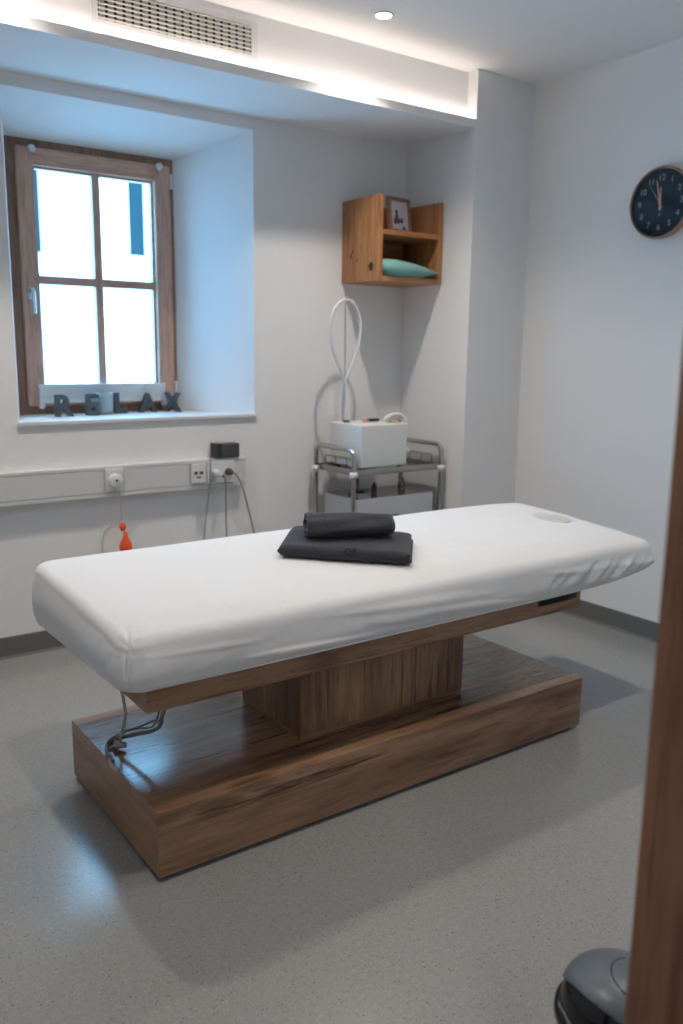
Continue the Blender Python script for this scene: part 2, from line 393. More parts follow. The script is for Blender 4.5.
# pleated blind, let down to the bottom of the sash
t = thing('pleated_blind', 'pale folded pleated blind lying along the bottom of the wooden window', 'blind', (1.52, YW-.03, 1.1))
bm = bbox_(1.195,1.846, YW-.036, YW-.016, 1.187,1.203, bev=.003); obj('top_rail', bm, M['white'], t)
bm = new(); n = 8
for i in range(n):
    z = 1.125+i*.0078; d = .007 if i % 2 else 0
    box(bm, 1.20,1.842, YW-.036+d*.5, YW-.017, z, z+.0075)
obj('pleated_cloth', bm, M['blind'], t)
bm = bbox_(1.197,1.846, YW-.037, YW-.016, 1.111,1.125, bev=.003); obj('bottom_rail', bm, M['white'], t)
for x in (1.208, 1.835):
    bm = new(); lathe(bm, [(.012,0),(.014,.004),(.014,.02),(.010,.026)], (0,0,0), 16, Matrix.Translation((x, YW-.016, 1.098)) @ Matrix.Rotation(PI/2, 4, 'X')); obj('tension_foot', bm, M['white'], t, angle=40)
for x in (1.222, 1.846):
    bm = new(); lathe(bm, [(.016,0),(.018,.004),(.016,.016),(.010,.022)], (0,0,0), 20, Matrix.Translation((x, YW-.016, 2.268)) @ Matrix.Rotation(PI/2, 4, 'X')); obj('top_bracket', bm, M['white'], t, angle=40)
    bm = new(); tube(bm, [(x,YW-.026,2.26),(x,YW-.026,1.2)], .0012, 6, smooth=False); obj('tension_cord', bm, M['cable_w'], t)

# ------------------------------------------------------------------ letters on the sill (each cut from board)
def font_letter(ch, loc, rz, size=.135, thick=.022, tilt=0, label='', squash=1.0):
    cu = bpy.data.curves.new('t', 'FONT'); cu.body = ch; cu.size = size; cu.extrude = thick/2; cu.align_x = 'CENTER'; cu.offset = .0042; cu.bevel_depth = .001
    tmp = bpy.data.objects.new('t', cu); C.objects.link(tmp)
    dg = bpy.context.evaluated_depsgraph_get(); me = bpy.data.meshes.new_from_object(tmp.evaluated_get(dg))
    bpy.data.objects.remove(tmp); bpy.data.curves.remove(cu)
    me.transform(Matrix.Diagonal((squash,1,1,1))); me.transform(Matrix.Rotation(PI/2, 4, 'X'))
    zmin = min(v.co.z for v in me.vertices); me.transform(Matrix.Translation((0,0,-zmin)))
    me.materials.clear(); me.materials.append(M['letter'])
    o = bpy.data.objects.new('decorative_letter', me); C.objects.link(o); o.location = loc; o.rotation_euler = (tilt, 0, rz)
    me.name = 'decorative_letter'
    return tag(o, label, 'letter', 'standing letters on the window sill')
ZL = 1.0565
font_letter('R', (1.262,4.03,ZL), 0, label='grey wooden letter R, first letter at the left end of the window sill')
font_letter('E', (1.408,4.05,ZL), 0, label='grey wooden letter E standing on the window sill just left of the glass candle holder')
font_letter('L', (1.575,4.12,ZL), 0, label='grey wooden letter L standing on the window sill just right of the glass candle holder')
font_letter('A', (1.728,4.135,ZL), 0, size=.125, label='grey wooden letter A standing alone on the sill between the letters L and X')
font_letter('X', (1.857,4.115,ZL), math.radians(-56), squash=.85, size=.13, label='grey wooden letter X turned at an angle at the right end of the window sill')
t = thing('candle_holder', 'frosted glass candle holder standing behind the letters E and L on the sill', 'candle holder', (1.490,4.105,ZL))
bm = new(); lathe(bm, [(.002,.001),(.034,.001),(.041,.012),(.045,.045),(.044,.08),(.041,.105),(.038,.105),(.041,.08),(.042,.045),(.038,.014),(.002,.010)], (1.490,4.105,ZL), cap=False)
obj('glass_cup', bm, M['jar'], t, smooth=True)
bm = new(); lathe(bm, [(.002,.0145),(.036,.0145),(.040,.045),(.040,.062),(.002,.062)], (1.490,4.105,ZL), cap=True); obj('candle', bm, plain('candle_wax', (.62,.70,.70), .5), t, smooth=True)

# ------------------------------------------------------------------ wall duct and what is on it
YD = YB-.05
t = thing('cable_duct', 'long cream white electrical cable duct running along the wall below the window', 'cable duct', (.8, YB-.001, .70))
bm = new()
prof = [(YB-.001,.699),(YD+.002,.699),(YD,.702),(YD,.716),(YD+.004,.719),(YD+.004,.826),(YD,.829),(YD,.842),(YD+.003,.845),(YB-.001,.845)]
a = [bm.verts.new((XL+.001, y, z)) for y, z in prof]; b = [bm.verts.new((2.093, y, z)) for y, z in prof]
bm.faces.new(a); bm.faces.new(b[::-1])
for i in range(len(prof)): bm.faces.new((a[i], a[(i+1)%len(prof)], b[(i+1)%len(prof)], b[i]))
obj('duct_body', bm, M['duct'], t)
for x0, x1 in ((XL+.002, 1.352), (1.447, 1.78), (2.026, 2.088)):
    bm = bbox_(x0, x1, YD-.0005, YD+.006, .7215, .8235, bev=.0015); obj('duct_lid', bm, M['duct'], t)
def plate(bm, x0, x1, z0, z1, y=YD): return merge(bm, bbox_(x0, x1, y-.010, y+.005, z0, z1, bev=.003))
def recess(bm, x, z, y, r=.019):
    lathe(bm, [(r+.003,0),(r+.003,.0035),(r,.0035),(r-.001,-.002),(.002,-.002)], (0,0,0), 24, Matrix.Translation((x,y,z)) @ Matrix.Rotation(PI/2, 4, 'X'), cap=False)
# data socket
t = thing('data_socket', 'white double data socket plate left of the power sockets on the duct', 'socket', (1.824, YD, .74))
obj('socket_plate', plate(new(), 1.786, 1.864, .731, .826), M['white'], t)
bm = new()
for x in (1.809, 1.838): box(bm, x-.009, x+.009, YD-.012, YD-.0095, .774, .788)
obj('data_port', bm, M['dgrey'], t)
bm = new(); box(bm, 1.812, 1.836, YD-.0115, YD-.0095, .755,.763); obj('name_tab', bm, M['mgrey'], t)
# double power socket
t = thing('power_socket', 'white double power socket plate under the black adapter on the duct', 'socket', (1.945, YD, .72))
obj('socket_plate', plate(new(), 1.872, 2.022, .722, .832), M['white'], t)
for x in (1.909, 1.984):
    bm = new(); recess(bm, x, .777, YD-.010); obj('socket_well', bm, M['white'], t, angle=40)
# plugs with cords
t = thing('power_plug', 'white round power plug with a brown and grey cord hanging down behind the bed', 'plug', (1.909, YD-.03, .76))
bm = new(); lathe(bm, [(.0185,0),(.019,.006),(.019,.026),(.015,.036),(.008,.040)], (0,0,0), 24, Matrix.Translation((1.909,YD-.0142,.777)) @ Matrix.Rotation(PI/2, 4, 'X')); tube(bm, [(1.912,YD-.04,.777),(1.932,YD-.05,.765)], lambda t: .009-.002*t)
obj('plug_body', bm, M['white'], t, angle=50)
bm = new(); tube(bm, [(1.930,YD-.049,.766),(1.940,YD-.052,.762)], .0072); obj('strain_relief', bm, plain('brown_sleeve', (.20,.07,.04), .5), t)
bm = new(); tube(bm, [(1.938,YD-.051,.763),(1.948,YD-.052,.73),(1.952,YD-.045,.64),(1.958,YD-.035,.52),(1.965,YD-.03,.40),(1.975,YD-.02,.2),(2.0,YD-.02,.03),(2.12,YD-.02,.0045)], .0034); obj('cord', bm, M['cable'], t, smooth=True)
t = thing('power_plug', 'black power plug at the right end of the socket with a grey cord curving right', 'plug', (1.984, YD-.03, .76))
bm = new(); lathe(bm, [(.0185,0),(.019,.006),(.0185,.022),(.013,.036),(.006,.044)], (0,0,0), 24, Matrix.Translation((1.984,YD-.0142,.777)) @ Matrix.Rotation(PI/2, 4, 'X')); obj('plug_body', bm, M['dgrey'], t, angle=50)
bm = new(); tube(bm, [(1.984,YD-.05,.777),(2.0,YD-.068,.768),(2.035,YD-.066,.70),(2.075,YD-.055,.58),(2.115,YD-.045,.44),(2.145,YD-.04,.28),(2.17,YD-.03,.10),(2.2,YD-.04,.006),(2.30,YD-.04,.0045)], .0038); obj('cord', bm, M['cable'], t, smooth=True)
# adapter lying on the duct
t = thing('power_adapter', 'black block power adapter lying on top of the duct, thin cord hanging down', 'adapter', (1.975, YB-.035, .846))
bm = bbox_(1.922, 2.052, YB-.062, YB-.003, .8462, .917, bev=.007, seg=3); obj('adapter_body', bm, M['dgrey'], t, angle=40)
bm = bbox_(1.919, 1.950, YB-.064, YB-.001, .8466, .919, bev=.004); obj('end_cap', bm, M['black'], t)
bm = new(); tube(bm, [(1.912,YB-.03,.862),(1.897,YB-.04,.864),(1.887,YB-.062,.853),(1.884,YB-.068,.80),(1.880,YB-.066,.72),(1.868,YB-.055,.60),(1.852,YB-.05,.46),(1.845,YB-.05,.3),(1.84,YB-.04,.12),(1.87,YB-.04,.008),(1.97,YB-.06,.004)], .0026); obj('cord', bm, M['cable'], t, smooth=True)
# call unit with pull cord
t = thing('call_switch', 'square white call unit on the duct with a pull cord and orange handle', 'call switch', (1.40, YD, .73))
obj('switch_plate', plate(new(), 1.357, 1.442, .728, .830), M['white'], t)
bm = new(); lathe(bm, [(.034,0),(.033,.008),(.028,.016),(.012,.020),(.002,.020)], (0,0,0), 28, Matrix.Translation((1.40,YD-.009,.775)) @ Matrix.Rotation(PI/2, 4, 'X')); obj('round_cover', bm, M['white2'], t, angle=40)
bm = new(); ball(bm, (1.402, YD-.031, .779), .006); obj('indicator', bm, M['dgrey'], t, smooth=True)
bm = new(); tube(bm, [(1.418,YD-.012,.73),(1.420,YD-.015,.65),(1.424,YD-.015,.565)], .0015, 6); tube(bm, [(1.427,YD-.015,.55),(1.430,YD-.022,.545),(1.432,YD-.03,.535)], .0015, 6); obj('pull_cord', bm, M['cable_w'], t)
bm = new(); lathe(bm, [(.003,.030),(.010,.026),(.015,.014),(.015,.002),(.008,-.010),(.003,-.012)], (1.426,YD-.016,.548), 20); obj('upper_knob', bm, M['orange'], t, smooth=True)
bm = new(); lathe(bm, [(.006,.060),(.009,.058),(.010,.042),(.018,.022),(.027,.004),(.030,-.014),(.029,-.028),(.023,-.038),(.011,-.043),(.003,-.043)], (1.432,YD-.032,.476), 28); obj('pull_handle', bm, M['orange'], t, smooth=True)
bm = new(); tube(bm, [(1.385,YB-.006,.56),(1.362,YB-.006,.54),(1.348,YB-.006,.50),(1.345,YB-.006,.44),(1.352,YB-.006,.38),(1.372,YB-.006,.345),(1.40,YB-.006,.35)], .0032, 8); obj('wall_cord', bm, M['white'], t, smooth=True)

# ------------------------------------------------------------------ ventilation grille on the bulkhead
t = thing('ventilation_grille', 'rectangular ventilation grille with horizontal louvres set in the bulkhead', 'vent', (1.575, YFACE, 2.58))
gx0, gx1, gz0, gz1 = 1.249, 1.903, 2.583, 2.693
bm = new(); hole_frame(bm, (gx0-.026, gx1+.028, gz0-.018, gz1+.018), (gx0, gx1, gz0, gz1), YFACE-.008, YFACE-.0005); obj('grille_frame', bm, M['white2'], t)
bm = new(); box(bm, gx0, gx1, YFACE-.0025, YFACE-.0012, gz0, gz1); obj('backing', bm, M['grille_d'], t)
for i in range(7):
    z = gz0+.006+i*(gz1-gz0-.012)/6
    bm = bbox_(gx0, gx1, YFACE-.0100, YFACE-.0075, z-.0032, z+.0032, bev=.001, seg=1); obj('louvre', bm, plain('louvre_paint', (.66,.65,.60), .5) if i == 0 else bpy.data.materials['louvre_paint'], t)
bm = new(); n = 19
for i in range(n):
    x = gx0+(i+.5)*(gx1-gx0)/n
    box(bm, x-.011, x+.011, YFACE-.0068, YFACE-.0035, gz0, gz1)
obj('rear_blades', bm, M['grille'], t)

# ------------------------------------------------------------------ downlights
def make_downlight(x, y, label):
    t = thing('ceiling_downlight', label, 'downlight', (x, y, ZC), 'recessed ceiling downlights')
    bm = new(); lathe(bm, [(.040,-.0005),(.041,-.004),(.034,-.006),(.031,-.002),(.031,-.0005)], (x,y,ZC), 36, cap=False); obj('trim_ring', bm, M['ring'], t, angle=40)
    bm = new(); lathe(bm, [(.001,-.0025),(.0305,-.0025),(.0305,-.0008),(.001,-.0008)], (x,y,ZC), 36); obj('lens', bm, M['bulb'], t)
    return t
SP = [((2.350,3.03), 'recessed round downlight glowing in the ceiling in front of the cove', 1.0),
      ((.75,3.13), 'recessed downlight in the ceiling near the window, left of the picture edge', 1.0),
      ((.75,1.46), 'recessed downlight in the ceiling above the near left side, outside the picture', .72),
      ((2.347,1.46), 'recessed downlight in the ceiling above the near right side, outside the picture', .72)]
for (x, y), lab, s in SP:
    dl = make_downlight(x, y, lab)
    la = bpy.data.lights.new('downlight_lamp', 'SPOT'); la.energy = 90*s; la.spot_size = math.radians(121); la.spot_blend = 1.0; la.shadow_soft_size = .03; la.color = (1,.91,.81)
    lo = bpy.data.objects.new('downlight_lamp', la); C.objects.link(lo); lo.parent = dl; lo.location = (0,0,-.012)

jamb_fill = make_downlight(.2, -.55, 'unseen downlight added behind the doorway to brighten the door jamb')
la = bpy.data.lights.new('downlight_lamp', 'SPOT'); la.energy = 60; la.spot_size = math.radians(130); la.spot_blend = .8; la.shadow_soft_size = .04; la.color = (1,.93,.86)  # added fill lamp, lifts the dark face of the door jamb
lo = bpy.data.objects.new('downlight_lamp', la); C.objects.link(lo); lo.parent = jamb_fill; lo.location = (0,0,-.012)
# ------------------------------------------------------------------ massage table
BX0, BX1, BY0, BY1, BH = .786, 2.466, 1.897, 2.577, .2005
t = thing('massage_table', 'long massage table with a white fitted sheet on a wooden pedestal and plinth', 'massage table', (1.63, 2.238, 0))
bm = bbox_(BX0+.02, BX1-.02, BY0+.02, BY1-.02, 0, .016, bev=.001, seg=1); obj('plinth_foot', bm, M['dgrey'], t)
bm = bbox_(BX0, BX1, BY0, BY1, .014, BH, bev=.0015, seg=1); base = obj('base_plinth', bm, M['oak'], t)
bm = bbox_(1.318, 1.992, 2.042, 2.414, BH+.012, .50, bev=.0015, seg=1); ped = obj('pedestal', bm, M['oak_v'], t)
bm = new(); box(bm, 1.321, 1.989, 2.045, 2.411, BH, BH+.013); obj('pedestal_foot', bm, M['oak_f'], ped)
FX0, FX1, FY0, FY1 = .767, 2.425, 1.899, 2.577
bm = bbox_(FX0, FX1, FY0, FY1, .478, .540, bev=.0015, seg=1); frm = obj('platform_frame', bm, M['oak_f'], t)
bm = bbox_(FX0-.008, 2.52, FY0-.006, FY1+.006, .5405, .552, bev=.004); obj('mattress_board', bm, M['white'], t)
# black release lever under the head end
bm = bbox_(2.20, 2.40, FY0-.004, FY0+.03, .516, .5385, bev=.004, mtx=Matrix.Identity(4)); obj('release_lever', bm, M['black'], t)

MX0, MX1, MY0, MY1 = .690, 2.846, 1.874, 2.612
MZ = .721
def mattress():
    bm = new()
    nx, ny = 260, 96
    cx, cy = (MX0+MX1)/2, (MY0+MY1)/2; ax, ay = (MX1-MX0)/2, (MY1-MY0)/2
    INS = .0
    def rc(x, y):  # corner radius
        return .070 if x < cx else .105
    def plan(x, y):
        r = rc(x, y); qx = max(-(ax-r), min(ax-r, x)); qy = max(-(ay-r), min(ay-r, y))
        dx, dy = x-qx, y-qy; d = math.hypot(dx, dy)
        if d < 1e-9: return x, y, (0, 0)
        m = max(abs(dx), abs(dy)); k = m/d
        return qx+dx*k, qy+dy*k, (dx/d, dy/d)
    def edge_d(x, y):  # distance inside the outline (in unmapped square)
        return min(ax-abs(x), ay-abs(y))
    RT = .027   # top roll
    def top_z(X, Y, d):
        z = MZ
        if d < RT: z -= RT*(1-math.sqrt(max(0, 1-((RT-d)/RT)**2)))*.92
        z += .006*math.cos(min(1, abs(Y)/ay)*PI/2)+.017*Y/ay-(.006+.011*(1-Y/ay))*max(0, 1-d/.14)**1.7-.010*math.exp(-(math.hypot(X+ax, Y+ay)/.07)**2)
        # head end slopes slightly down
        z -= .012*max(0, (X-.55)/.5)**2
        # face hole dent beneath the sheet
        hx, hy = X-(2.695-cx), Y-(2.262-cy)
        e = math.hypot(hx, hy)/.083
        if e < 1.12: z -= .016*(1 if e < .9 else .5+.5*math.cos((e-.9)/.22*PI))
        z += .0022*noise.noise(V((X*3.1, Y*4.3, 1.7)))
        gx, gy = X+ax-.022, Y+ay-.022; ga = math.hypot(gx, gy)
        if ga < .12: z += .0035*math.sin(math.atan2(gy, gx)*9)*math.exp(-ga*30)
        # faint lengthwise slack on the near half
        z += .0016*math.sin(X*9+Y*40)*max(0, -Y/ay-.3)
        z += .0022*noise.noise(V((X*2.0-Y*2, Y*16+X*2, 4.4)))*max(0, min(1, (X+.3)/.6))
        return z
    G = {}
    def coordv(i, n):  # denser toward the edges
        t = i/n*2-1; return t*(1+.10*(1-abs(t)))/(1.0) if False else math.copysign(1-(1-abs(t))**1.25, t)
    for i in range(nx+1):
        for j in range(ny+1):
            u, v = i/nx*2-1, j/ny*2-1
            u = math.copysign(1-(1-abs(u))**1.45, u); v = math.copysign(1-(1-abs(v))**1.35, v)
            x, y = u*ax, v*ay; d = edge_d(x, y)
            X, Y, nn = plan(x, y)
            # inset so the side bulges beyond the top's edge
            sk = .016*(1-(Y+ay)/(2*ay))*max(0, -X/ax)**6
            G[i, j] = bm.verts.new((cx+X+sk, cy+Y, top_z(X, Y, d)))
    for i in range(nx):
        for j in range(ny): bm.faces.new((G[i,j], G[i+1,j], G[i+1,j+1], G[i,j+1]))
    # border loop
    idx = [(i, 0) for i in range(nx)]+[(nx, j) for j in range(ny)]+[(i, ny) for i in range(nx, 0, -1)]+[(0, j) for j in range(ny, 0, -1)]
    loop = [G[k] for k in idx]; n = len(loop)
    P0 = [v.co.copy() for v in loop]
    nor = []
    for k in range(n):
        tg = P0[(k+1) % n]-P0[k-1]; tg.z = 0; nn = V((tg.y, -tg.x, 0)); nor.append(nn.normalized())
    # arc length
    s = [0]
    for k in range(1, n): s.append(s[-1]+(P0[k]-P0[k-1]).length)
    prev = loop; K = 26
    z_hi = MZ-RT*.92
    for q in range(1, K+1):
        tt = q/K; ring = []
        for k in range(n):
            p = P0[k]; xx, yy = p.x, p.y
            zt = p.z; head = max(0, min(1, (xx-2.45)/.35)); foot = max(0, min(1, (1.0-xx)/.25))
            zb = .546+.028*head**2*(1 if yy < cy+.2 else 1)
            z = zt+(zb-zt)*min(1, tt/.9)
            # outward bulge then tuck
            bl_ = .004+.009*foot+.004*head
            if tt < .5: off = bl_*math.sin(tt/.5*PI/2)
            else: off = bl_-.022*((tt-.5)/.5)**2
            off -= .012*head*max(0, tt-.35)**1
            if tt > .9: off -= .05*(tt-.9)/.1; z = zb-.002*(tt-.9)/.1
            # wrinkles
            near = max(0, min(1, (2.0-yy)/.1))
            m = math.sin(min(1, tt/.9)*PI)
            w = 0
            # diagonal creases pulled toward the head corner
            ph = (xx*1.0+ (z-.6)*-1.25)
            hm = max(0, min(1, (xx-2.12)/.3))*near
            for f, a_, o_ in ((44, .0030, .2), (71, .0021, 1.1), (113, .0012, 2.3)):
                c = math.sin(ph*f*2*PI/6+o_+1.2*noise.noise(V((xx*4, z*6, o_)))); w += a_*(abs(c)**3*(1 if c > 0 else -.5))*hm*2.2
            # long soft drapes along the near side
            ph2 = xx*.55-(z-.6)*6
            w += .0120*max(0, noise.noise(V((xx*2.2+z*3, (z-.6)*26+xx*1.6, 3))))*near*(1-hm*.5)*2
            w += .0016*noise.noise(V((xx*9, z*30-xx*7, 9)))*near
            # foot-end corner gather
            dc = math.hypot(xx-MX0, yy-MY0)
            if dc < .16:
                w += .0085*math.sin(s[k]*260+tt*5)*math.exp(-dc*28)*max(0, 1-tt*1.9)+.0022*math.sin(s[k]*90+tt*9)*math.exp(-dc*14); w += .0050*math.exp(-((xx-yy-(MX0-MY0))/.007)**2)*(1 if dc < .06 else 0)
            hh = .0018*noise.noise(V((yy*10, z*16, 5)))*foot
            off += (w*m)+hh
            ring.append(bm.verts.new((xx+nor[k].x*off, yy+nor[k].y*off, z)))
        for k in range(n): bm.faces.new((prev[k], ring[k], ring[(k+1) % n], prev[(k+1) % n]))
        prev = ring
    bm.faces.new(prev)
    return bm
obj('mattress_sheet', mattress(), M['sheet'], t, smooth=True)
bm = new(); lathe(bm, [(.002,0),(.066,0),(.071,.003),(.066,.006),(.002,.007)], (2.688,2.264,MZ-.013), 40); obj('face_hole_disc', bm, plain('beige_disc', (.55,.52,.49), .9), t, smooth=True)  # flat beige disc set into the face hole dent
# rubberised line of the sheet hem under the near edge
bm = new(); tube(bm, [(.80,1.886,.5455),(1.4,1.884,.5455),(2.0,1.884,.5455),(2.44,1.884,.5475)], .0030, 8); obj('sheet_hem', bm, M['sheet'], t)
# cord of the table motor with its plug lying on the plinth
bm = new()
tube(bm, [(.74,2.02,.548),(.750,2.02,.497),(.760,2.035,.46),(.779,2.08,.414),(.801,2.15,.351),(.827,2.25,.265),(.840,2.30,.222),(.833,2.325,.209)], .0048, 8)
tube(bm, [(.833,2.325,.209),(.815,2.32,.208),(.800,2.29,.208),(.792,2.25,.2075),(.778,2.20,.2075),(.784,2.16,.2075)], .0048, 8)
obj('motor_cord', bm, M['cable_w'], t, smooth=True)
bm = new()
tube(bm, [(.945,2.09,.483),(.925,2.10,.43),(.904,2.12,.365),(.909,2.15,.319),(.902,2.19,.286),(.876,2.24,.263),(.848,2.29,.24),(.833,2.325,.222),(.815,2.325,.212),(.801,2.30,.2085),(.793,2.264,.2085),(.790,2.22,.2085)], .0062, 8)
tube(bm, [(.94,2.10,.483),(.915,2.11,.41),(.897,2.12,.35),(.887,2.15,.335),(.863,2.19,.309),(.837,2.24,.28),(.822,2.29,.249),(.812,2.315,.225),(.806,2.31,.209)], .0034, 8)
tube(bm, [(.935,2.11,.483),(.905,2.13,.39),(.895,2.17,.31),(.860,2.21,.295),(.830,2.27,.262),(.818,2.30,.235)], .0030, 8)
obj('coiled_cord', bm, M['cable'], t, smooth=True)
bm = new(); tube(bm, [(.828,2.305,.215),(.852,2.283,.217)], lambda q: .012-.003*q, 12, smooth=False); obj('cord_connector', bm, M['cable_w'], t, smooth=True)

for o_, m_ in ((base, 'oak_end'), (frm, 'oak_fend')):
    o_.data.materials.append(M[m_])
    for p_ in o_.data.polygons:
        if abs(p_.normal.x) > .9: p_.material_index = 1
# ------------------------------------------------------------------ towels
def pillow_slab(L_, W_, H_, z0, rot, cx, cy, layers, wob=.002, name='layer', r=.4, open_end=False):
    """stack of soft folded layers; returns list of bmeshes"""
    outs = []
    mt = Matrix.Translation((cx, cy, z0)) @ TILT @ Matrix.Rotation(rot, 4, 'Z')
    h = H_/layers
    for k in range(layers):
        bm = new(); nx, ny = 40, 30; ring_n = 10
        ox = .004*math.sin(k*2.1+1); 
        sx, sy = L_/2-(.003*k), W_/2-(.002*k)
        sec = 16
        rings = []
        for i in range(nx+1):
            u = i/nx*2-1; x = u*sx+ox
            e = min(1, (1-abs(u))*sx/(h*.9)); th = math.sqrt(max(0.0, 1-(1-e)**2))*.85+.15 if e < 1 else 1
            ring = []
            pts = []
            # lower then upper outline of a rounded slab section
            for j in range(ny+1):
                v = j/ny*2-1; pts.append((v*sy, 0))
            up = []
            for j in range(ny+1):
                v = (j/ny*2-1); y = v*sy
                e2 = min(1, (1-abs(v))*sy/(h*.6)); t2 = math.sqrt(max(0, 1-(1-e2)**2))
                wv = wob*noise.noise(V((x*14, y*14, k*3.3)))
                zt = h*.5+h*.5*t2*th+wv*t2; zb = h*.5-h*.5*t2*th
                up.append((y, zt, zb))
            ring = [bm.verts.new(mt @ V((x, y, zt+k*h))) for y, zt, zb in up]+[bm.verts.new(mt @ V((x, y, zb+k*h))) for y, zt, zb in reversed(up[1:-1])]
            rings.append(ring)
        for a, b in zip(rings, rings[1:]):
            m_ = len(a)
            for j in range(m_): bm.faces.new((a[j], a[(j+1) % m_], b[(j+1) % m_], b[j]))
        bm.faces.new(rings[0][::-1]); bm.faces.new(rings[-1]); outs.append(bm)
    return outs
TR = math.radians(-41)
ZT = MZ+.0072
TILT = Matrix.Rotation(math.radians(2.4), 4, 'X')
tw = thing('folded_towel', 'flat folded charcoal towel with a woven band, lying on the white sheet', 'towel', (1.612, 2.228, ZT))
TCX, TCY = 1.612, 2.228
bm = pillow_slab(.418, .298, .042, ZT, TR, TCX, TCY, 1, wob=.0012)[0]
for l in pillow_slab(.418, .284, .037, ZT+.001, TR, TCX+.010*math.cos(TR), TCY+.010*math.sin(TR), 2, wob=.001): merge(bm, l)
obj('towel_body', bm, M['towel'], tw, smooth=True)
mt = Matrix.Translation((TCX, TCY, ZT)) @ TILT @ Matrix.Rotation(TR, 4, 'Z')
bm = new()   # woven band running over the front edge
W2 = .149
sec = [(-W2+.075,.0438),(-W2+.05,.0438)]+[(-W2+.0252-.0266*math.cos(math.radians(p_)), .021+.0226*math.sin(math.radians(p_))) for p_ in range(88,-80,-14)]
sec2 = [(-W2+.075,.0415),(-W2+.05,.0415)]+[(-W2+.0252-.0240*math.cos(math.radians(p_)), .021+.0200*math.sin(math.radians(p_))) for p_ in range(88,-80,-14)]
ringp = sec+sec2[::-1]; n_ = len(ringp)
xs_ = [-.075+.18*i_/8 for i_ in range(9)]; rows = []
for x in xs_: rows.append([bm.verts.new(mt @ V((x, y, z))) for y, z in ringp])
for ra, rb in zip(rows, rows[1:]):
    for j_ in range(n_): bm.faces.new((ra[j_], ra[(j_+1) % n_], rb[(j_+1) % n_], rb[j_]))
obj('woven_band', bm, M['towel_band'], tw, smooth=True)
def flat_text(txt, size, mtx, m, parent, name, extrude=.0006, offset=0.0, align='CENTER'):
    cu = bpy.data.curves.new('t', 'FONT'); cu.body = txt; cu.size = size; cu.extrude = extrude; cu.align_x = align; cu.align_y = 'CENTER'; cu.offset = offset
    tmp = bpy.data.objects.new('t', cu); C.objects.link(tmp)
    me = bpy.data.meshes.new_from_object(tmp.evaluated_get(bpy.context.evaluated_depsgraph_get()))
    bpy.data.objects.remove(tmp); bpy.data.curves.remove(cu)
    me.materials.clear(); me.materials.append(m); me.name = name
    w = V(); q = parent
    while q is not None: w += q.location; q = q.parent
    me.transform(Matrix.Translation(-w) @ mtx)
    o = bpy.data.objects.new(name, me); C.objects.link(o); o.parent = parent; return o
flat_text('OR', .030, mt @ Matrix.Translation((.030, -W2+.0252-.0285*math.cos(.55), .021+.0245*math.sin(.55))) @ Matrix.Rotation(PI/2-.55, 4, 'X'), M['thread'], tw, 'lettering', offset=.0006)
# upper towel: rolled
ur = thing('rolled_towel', 'smaller charcoal towel rolled up, lying on top of the flat folded towel', 'towel', (1.65, 2.27, ZT+.042))
UR = math.radians(-24)
def roll():
    bm = new(); ux, uy, uz = 1.632, 2.244, ZT+.0445
    mt = Matrix.Translation((ux, uy, uz)) @ TILT @ Matrix.Rotation(UR, 4, 'Z')
    turns = 2.4; n = 110; L_ = .285; nx = 26
    a0, b0 = .074, .042
    rings = []
    for i in range(nx+1):
        u = i/nx*2-1; x = u*L_/2
        row = []
        for side in (0, 1):
            rng = range(n+1) if side == 0 else range(n, -1, -1)
            for k in rng:
                tk = k/n; ang = tk*turns*2*PI+PI*.9; sc = .22+.78*tk
                th = .0052 if side else 0
                a, b = a0*sc-th, b0*sc-th
                endr = 1-.10*max(0, (abs(u)-.93)/.07)**2
                wv = 1+.22*noise.noise(V((x*9, math.cos(ang)*1.6, math.sin(ang)*1.6+3)))-.12*x/.15
                y = a*math.cos(ang)*wv*endr; z = b*math.sin(ang)*wv*endr
                z = max(z, -b0*.93)
                xx = x+(.006*math.sin(tk*9)*(1 if u > 0 else -1) if abs(u) > .98 else 0)
                row.append(bm.verts.new(mt @ V((xx, y, z+b0*.95))))
        rings.append(row)
    for a, b in zip(rings, rings[1:]):
        m_ = len(a)
        for j in range(m_): bm.faces.new((a[j], a[(j+1) % m_], b[(j+1) % m_], b[j]))
    for r_ in (rings[0], rings[-1]):
        m_ = len(r_)
        for j in range(m_//2-1):
            bm.faces.new((r_[j], r_[j+1], r_[m_-2-j], r_[m_-1-j]))
    return bm
obj('towel_roll', roll(), M['towel'], ur, smooth=True)

# ------------------------------------------------------------------ wall shelf with its things
t = thing('corner_shelf', 'open pine box shelf mounted high in the corner of the alcove', 'shelf', (2.925, 3.65, 1.73))
sx0, sx1, sy0, sy1, sz0, sz1 = 2.711, 3.137, 3.498, 3.8150, 1.730, 2.146
lp = obj('side_panel', bbox_(sx0, sx0+.026, sy0, sy1, sz0, sz1, bev=.003), M['pine'], t, angle=40)
obj('side_panel', bbox_(sx1-.026, sx1, sy0, sy1, sz0, sz1, bev=.003), M['pine'], t, angle=40)
obj('bottom_panel', bbox_(sx0+.026, sx1-.026, sy0+.002, sy1, sz0, sz0+.026, bev=.002), M['pine_x'], t)
obj('middle_shelf', bbox_(sx0+.026, sx1-.026, sy0+.002, sy1-.013, 1.957, 1.982, bev=.002), M['pine_x'], t)
obj('back_panel', bbox_(sx0+.026, sx1-.026, sy1-.012, sy1, sz0+.026, sz1-.004, bev=.001), M['pine_x'], t)
